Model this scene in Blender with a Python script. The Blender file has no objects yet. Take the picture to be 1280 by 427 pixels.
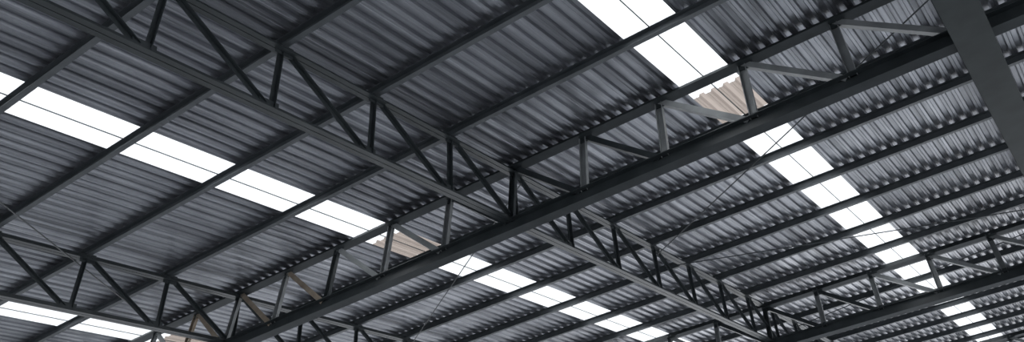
import bpy, bmesh, math, random
from mathutils import Vector, Matrix
random.seed(4)
scene = bpy.context.scene
scene.view_settings.view_transform = 'Standard'
scene.view_settings.look = 'None'

# ------------------------------------------------------------ dimensions (metres)
D = 6.0
CAM_Z = 1.6
SN, CS = 0.2546, 0.96705
def W(x, s, drop=0.0, nrm=0.0):
    """roof coordinates: x along purlins, s up the slope, drop = vertical distance under the sheet"""
    return Vector((x, s*CS - D*SN + nrm*SN, CAM_Z + D*CS + s*SN - drop - nrm*CS))

# ------------------------------------------------------------ materials
def nodes_mat(name):
    m = bpy.data.materials.new(name); m.use_nodes = True
    nt = m.node_tree; b = nt.nodes.get('Principled BSDF')
    return m, nt, b

def steel(name, c1, c2, rough=0.5, scale=3.0, metallic=0.0, spec=0.5):
    m, nt, b = nodes_mat(name)
    tc = nt.nodes.new('ShaderNodeTexCoord')
    n = nt.nodes.new('ShaderNodeTexNoise'); n.inputs['Scale'].default_value = scale; n.inputs['Detail'].default_value = 6
    r = nt.nodes.new('ShaderNodeValToRGB')
    r.color_ramp.elements[0].position = 0.35; r.color_ramp.elements[1].position = 0.7
    r.color_ramp.elements[0].color = (*c1, 1); r.color_ramp.elements[1].color = (*c2, 1)
    nt.links.new(tc.outputs['Object'], n.inputs['Vector'])
    nt.links.new(n.outputs['Fac'], r.inputs['Fac'])
    nt.links.new(r.outputs['Color'], b.inputs['Base Color'])
    b.inputs['Roughness'].default_value = rough
    b.inputs['Metallic'].default_value = metallic
    b.inputs['Specular IOR Level'].default_value = spec
    return m

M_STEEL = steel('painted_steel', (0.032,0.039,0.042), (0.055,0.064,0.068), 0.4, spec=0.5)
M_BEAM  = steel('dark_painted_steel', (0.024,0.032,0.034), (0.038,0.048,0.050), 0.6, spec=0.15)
M_WEB_LIT   = steel('lit_web_steel', (0.23,0.242,0.245), (0.36,0.372,0.375), 0.4)  # light from the skylights on girder posts and diagonals, put into the base colour
M_PURL  = steel('purlin_steel', (0.085,0.097,0.105), (0.128,0.140,0.150), 0.5)
M_RUST  = steel('primer_steel', (0.30,0.23,0.17), (0.50,0.42,0.33), 0.6)
M_CONC  = steel('concrete', (0.28,0.295,0.315), (0.39,0.405,0.425), 0.85, 0.8)

def roof_mat():
    m, nt, b = nodes_mat('galvanised_corrugated_sheet')
    tc = nt.nodes.new('ShaderNodeTexCoord')
    mp = nt.nodes.new('ShaderNodeMapping'); mp.inputs['Scale'].default_value = (4.5, 0.05, 0.05)
    n = nt.nodes.new('ShaderNodeTexNoise'); n.inputs['Scale'].default_value = 1.7; n.inputs['Detail'].default_value = 3
    n2 = nt.nodes.new('ShaderNodeTexNoise'); n2.inputs['Scale'].default_value = 1.0; n2.inputs['Detail'].default_value = 9
    r = nt.nodes.new('ShaderNodeValToRGB')
    r.color_ramp.elements[0].position = 0.34; r.color_ramp.elements[1].position = 0.66
    r.color_ramp.elements[0].color = (0.225,0.233,0.254,1); r.color_ramp.elements[1].color = (0.48,0.492,0.528,1)
    mx = nt.nodes.new('ShaderNodeMix'); mx.data_type='RGBA'; mx.blend_type='MULTIPLY'; mx.inputs['Factor'].default_value=0.5
    r2 = nt.nodes.new('ShaderNodeValToRGB')
    r2.color_ramp.elements[0].position = 0.38; r2.color_ramp.elements[1].position = 0.62
    r2.color_ramp.elements[0].color = (0.55,0.55,0.57,1)
    nt.links.new(tc.outputs['Object'], mp.inputs['Vector']); nt.links.new(mp.outputs['Vector'], n.inputs['Vector'])
    nt.links.new(tc.outputs['Object'], n2.inputs['Vector'])
    nt.links.new(n.outputs['Fac'], r.inputs['Fac']); nt.links.new(n2.outputs['Fac'], r2.inputs['Fac'])
    nt.links.new(r.outputs['Color'], mx.inputs[6]); nt.links.new(r2.outputs['Color'], mx.inputs[7])
    nt.links.new(mx.outputs[2], b.inputs['Base Color'])
    b.inputs['Roughness'].default_value = 0.30; b.inputs['Metallic'].default_value = 0.7
    return m
M_ROOF = roof_mat()

def translucent(name, col):
    m = bpy.data.materials.new(name); m.use_nodes = True
    nt = m.node_tree; nt.nodes.clear()
    o = nt.nodes.new('ShaderNodeOutputMaterial'); t = nt.nodes.new('ShaderNodeBsdfTranslucent')
    d = nt.nodes.new('ShaderNodeBsdfDiffuse'); mx = nt.nodes.new('ShaderNodeMixShader')
    n = nt.nodes.new('ShaderNodeTexNoise'); n.inputs['Scale'].default_value = 2.0
    r = nt.nodes.new('ShaderNodeValToRGB')
    r.color_ramp.elements[0].color = (*[c*0.85 for c in col],1); r.color_ramp.elements[1].color = (*col,1)
    nt.links.new(n.outputs['Fac'], r.inputs['Fac'])
    nt.links.new(r.outputs['Color'], t.inputs['Color'])
    d.inputs['Color'].default_value = (*col,1); mx.inputs[0].default_value = 0.12
    nt.links.new(t.outputs[0], mx.inputs[1]); nt.links.new(d.outputs[0], mx.inputs[2]); nt.links.new(mx.outputs[0], o.inputs[0])
    return m
M_SKY = translucent('translucent_skylight_sheet', (0.95,0.97,0.98))
M_TAN = translucent('aged_tan_skylight_sheet', (0.33,0.285,0.255))

# ------------------------------------------------------------ helpers
def finish(bm, name, mats, parent=None):
    bmesh.ops.recalc_face_normals(bm, faces=bm.faces)
    me = bpy.data.meshes.new(name); bm.to_mesh(me); bm.free()
    ob = bpy.data.objects.new(name, me); scene.collection.objects.link(ob)
    for m in mats: me.materials.append(m)
    if parent: ob.parent = parent
    return ob

def sweep(bm, p, q, sec, up=Vector((0,0,1)), mi=0):
    p, q = Vector(p), Vector(q)
    d = (q-p).normalized(); side = d.cross(up).normalized(); u = side.cross(d).normalized()
    a = [bm.verts.new(p + side*x + u*y) for x,y in sec]
    b = [bm.verts.new(q + side*x + u*y) for x,y in sec]
    n = len(sec)
    for i in range(n):
        f = bm.faces.new((a[i], a[(i+1)%n], b[(i+1)%n], b[i])); f.material_index = mi
    f = bm.faces.new(a); f.material_index = mi
    f = bm.faces.new(list(reversed(b))); f.material_index = mi

def boxs(w,h): return [(-w/2,-h/2),(w/2,-h/2),(w/2,h/2),(-w/2,h/2)]
def ell(w,h,t): return [(-w/2,-h/2),(w/2,-h/2),(w/2,-h/2+t),(-w/2+t,-h/2+t),(-w/2+t,h/2),(-w/2,h/2)]
def cee(w,h,t): return [(-w/2,-h/2),(w/2,-h/2),(w/2,-h/2+t),(-w/2+t,-h/2+t),(-w/2+t,h/2-t),(w/2,h/2-t),(w/2,h/2),(-w/2,h/2)]
def trough(w,h,t):
    return [(-w/2,-h/2),(-w/2+t,-h/2),(-w/2+t,h/2-t),(w/2-t,h/2-t),(w/2-t,-h/2),(w/2,-h/2),(w/2,h/2),(-w/2,h/2)]
def eye(w,h,tf,tw): return [(-w/2,-h/2),(w/2,-h/2),(w/2,-h/2+tf),(tw/2,-h/2+tf),(tw/2,h/2-tf),(w/2,h/2-tf),(w/2,h/2),(-w/2,h/2),(-w/2,h/2-tf),(-tw/2,h/2-tf),(-tw/2,-h/2+tf),(-w/2,-h/2+tf)]
def mirror(sec): return [(-a,b) for a,b in reversed(sec)]

# ------------------------------------------------------------ layout
PITCH = 1.054*D/34
XS0 = -0.477*D - 2*PITCH
S_MIN, S_MAX = -1.3*D, 6.0*D
I_MIN, I_MAX = -150, 66
P_A, P_B = 1.66*D, 1.835*D

def ribs(bm, i0, i1, s0, s1):
    prof = []
    H = -0.040
    for i in range(i0, i1):
        x = XS0 + i*PITCH
        prof += [(x,0),(x+0.034,0),(x+0.041,-0.007),(x+0.048,0),(x+0.086,0),(x+0.104,H),(x+0.166,H)]
    prof.append((XS0+i1*PITCH, 0))
    va = [bm.verts.new(W(x, s0, 0, h)) for x,h in prof]
    vb = [bm.verts.new(W(x, s1, 0, h)) for x,h in prof]
    for k in range(len(prof)-1):
        bm.faces.new((va[k], va[k+1], vb[k+1], vb[k]))

strip_i = [34*j for j in range(-4, 2)]
bm = bmesh.new()
cur = I_MIN
for i in strip_i:
    ribs(bm, cur, i, S_MIN, S_MAX); cur = i+4
ribs(bm, cur, I_MAX, S_MIN, S_MAX)
finish(bm, 'corrugated_roof', [M_ROOF])

for i in strip_i:
    e = bpy.data.objects.new('skylight_strip', None); scene.collection.objects.link(e)
    bm = bmesh.new(); ribs(bm, i, i+4, S_MIN, P_A); ribs(bm, i, i+4, P_B, S_MAX)
    finish(bm, 'clear_sheets', [M_SKY], e)
    bm = bmesh.new(); ribs(bm, i, i+4, P_A, P_B)
    finish(bm, 'aged_sheet', [M_TAN], e)
    bm = bmesh.new()
    sweep(bm, W(XS0+(i+2)*PITCH, S_MIN, 0.012), W(XS0+(i+2)*PITCH, S_MAX, 0.012), boxs(0.014,0.010))
    finish(bm, 'lap_seam', [M_PURL], e)

# purlins
NRM = W(0,0,0,-1)-W(0,0)
for k in range(-7, 22):
    s = (0.583+0.25*k)*D
    if k == 4: continue
    bm = bmesh.new()
    sweep(bm, W(XS0+I_MIN*PITCH, s, 0.068), W(XS0+I_MAX*PITCH, s, 0.068), cee(0.080,0.126,0.006), NRM)
    finish(bm, 'roof_purlin', [M_PURL])

TX = [(-1.02-1.054*k)*D for k in range(-2, 5)]      # sloping trusses
MS = [-0.084*D, 1.583*D, 3.25*D, 4.917*D]            # level girders
X_L, X_R = TX[-1], TX[0]

# level girder trusses
for mi_, s in enumerate(MS):
    bm = bmesh.new()
    dt = 0.07 if mi_ == 1 else 0.19
    db = 1.185
    for oy, sec in ((-0.05, ell(0.09,0.12,0.012)), (0.05, mirror(ell(0.09,0.12,0.012)))):
        sweep(bm, W(X_L-0.5, s+oy, dt), W(X_R+0.5, s+oy, dt), sec)
    sweep(bm, W(X_L-0.5, s, db), W(X_R+0.5, s, db), eye(0.15,0.225,0.014,0.012))
    k = -8
    while True:
        x = (-0.174-0.211*k)*D
        if x < X_L: break
        if x < X_R:
            post = 2 if k in (10,) else (0 if k in (4,7) else 1)
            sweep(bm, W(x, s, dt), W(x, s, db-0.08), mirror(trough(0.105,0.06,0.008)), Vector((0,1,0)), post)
            x2 = x + 0.211*D
            if x2 < X_R:
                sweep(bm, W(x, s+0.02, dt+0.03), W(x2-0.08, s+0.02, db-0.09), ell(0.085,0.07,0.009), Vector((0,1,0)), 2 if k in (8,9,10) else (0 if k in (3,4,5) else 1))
            sweep(bm, W(x-0.06, s, dt+0.08), W(x+0.15, s, dt+0.08), boxs(0.012,0.14))
            sweep(bm, W(x-0.18, s, db-0.13), W(x+0.07, s, db-0.13), boxs(0.012,0.10))
        k += 1
    finish(bm, 'girder_truss', [M_STEEL, M_WEB_LIT, M_RUST])

# sloping trusses
for ti, x in enumerate(TX):
    if ti == 1: continue
    bm = bmesh.new()
    for ox in (-0.04, 0.04):
        sec = ell(0.070,0.082,0.008)
        if ox < 0: sec = mirror(sec)
        sweep(bm, W(x+ox, S_MIN+0.5, 0.17), W(x+ox, S_MAX-0.5, 0.17), sec)
        sweep(bm, W(x+ox, S_MIN+0.5, 1.05), W(x+ox, S_MAX-0.5, 1.05), sec)
    for k in range(-6, 21):
        s = (0.583+0.25*k)*D
        lean = 0.13
        sweep(bm, W(x, s, 0.18), W(x, s+lean, 1.03), ell(0.058,0.058,0.008), Vector((1,0,0)))
        sweep(bm, W(x, s+0.08, 0.18), W(x, s+0.25*D+lean-0.10, 1.03), ell(0.058,0.058,0.008), Vector((1,0,0)))
        sweep(bm, W(x, s-0.09, 0.18), W(x, s+0.17, 0.18), boxs(0.01,0.15))
        sweep(bm, W(x, s+lean-0.17, 1.02), W(x, s+lean+0.09, 1.02), boxs(0.01,0.13))
    finish(bm, 'roof_truss', [M_STEEL])

# heavy I-beam rafter
bm = bmesh.new()
sweep(bm, W(0.25, S_MIN+0.5, 1.17), W(0.25, S_MAX-0.5, 1.17), eye(0.38,0.55,0.02,0.014))
for k in range(0, 20):
    s = S_MIN+1+k*2.2
    for o in (-0.095,0.095):
        sweep(bm, W(0.25+o, s, 0.92), W(0.25+o, s, 1.42), boxs(0.17,0.012), Vector((0,1,0)))
finish(bm, 'steel_i_beam', [M_BEAM])

# bracing rods
c = [(0.010*math.cos(t*math.pi/3), 0.010*math.sin(t*math.pi/3)) for t in range(6)]
for a, b in [((0.03,1.60),(-1.02,2.36)), ((-1.02,2.50),(0.03,3.10)), ((-1.02,3.60),(0.03,3.28)), ((-1.75,0.583),(-2.25,1.333)), ((-1.02,1.62),(-2.07,2.36))]:
    bm = bmesh.new()
    sweep(bm, W(a[0]*D, a[1]*D, 0.30), W(b[0]*D, b[1]*D, 0.30), c)
    finish(bm, 'bracing_rod', [M_STEEL])

# columns round the perimeter
for s in MS + [S_MAX-1.0]:
    for x in (X_L, X_R):
        top = W(x, s, 1.30)
        bm = bmesh.new()
        sweep(bm, (top.x, top.y, 0.02), top, eye(0.3,0.3,0.016,0.012), Vector((0,1,0)))
        sweep(bm, (top.x, top.y, 0.0), (top.x, top.y, 0.03), boxs(0.45,0.45), Vector((0,1,0)))
        finish(bm, 'steel_column', [M_BEAM])

# floor
bm = bmesh.new()
vs = [bm.verts.new(v) for v in ((-90,-80,0),(70,-80,0),(70,110,0),(-90,110,0))]
bm.faces.new(vs)
finish(bm, 'floor', [M_CONC])

# ------------------------------------------------------------ light
w = bpy.data.worlds.new('overcast_sky'); scene.world = w; w.use_nodes = True
bg = w.node_tree.nodes['Background']
bg.inputs['Color'].default_value = (0.95,0.97,1.0,1); bg.inputs['Strength'].default_value = 2.1

# ------------------------------------------------------------ camera
cam = bpy.data.cameras.new('camera'); co = bpy.data.objects.new('camera', cam); scene.collection.objects.link(co)
Xd = Vector((-1950,1055,1027.5)).normalized()*-1
Zd = Vector((50,-908,1027.5)); Zd = (Zd - Xd*Zd.dot(Xd)).normalized()
Yd = Zd.cross(Xd)
R = Matrix(((Xd[0], -Xd[1], -Xd[2]), (Yd[0], -Yd[1], -Yd[2]), (Zd[0], -Zd[1], -Zd[2])))
co.matrix_world = Matrix.Translation((0,0,CAM_Z)) @ R.to_4x4()
cam.sensor_width = 36; cam.lens = 1027.5/1280*36
cam.shift_y = -163.5/1280
cam.clip_end = 500
scene.camera = co
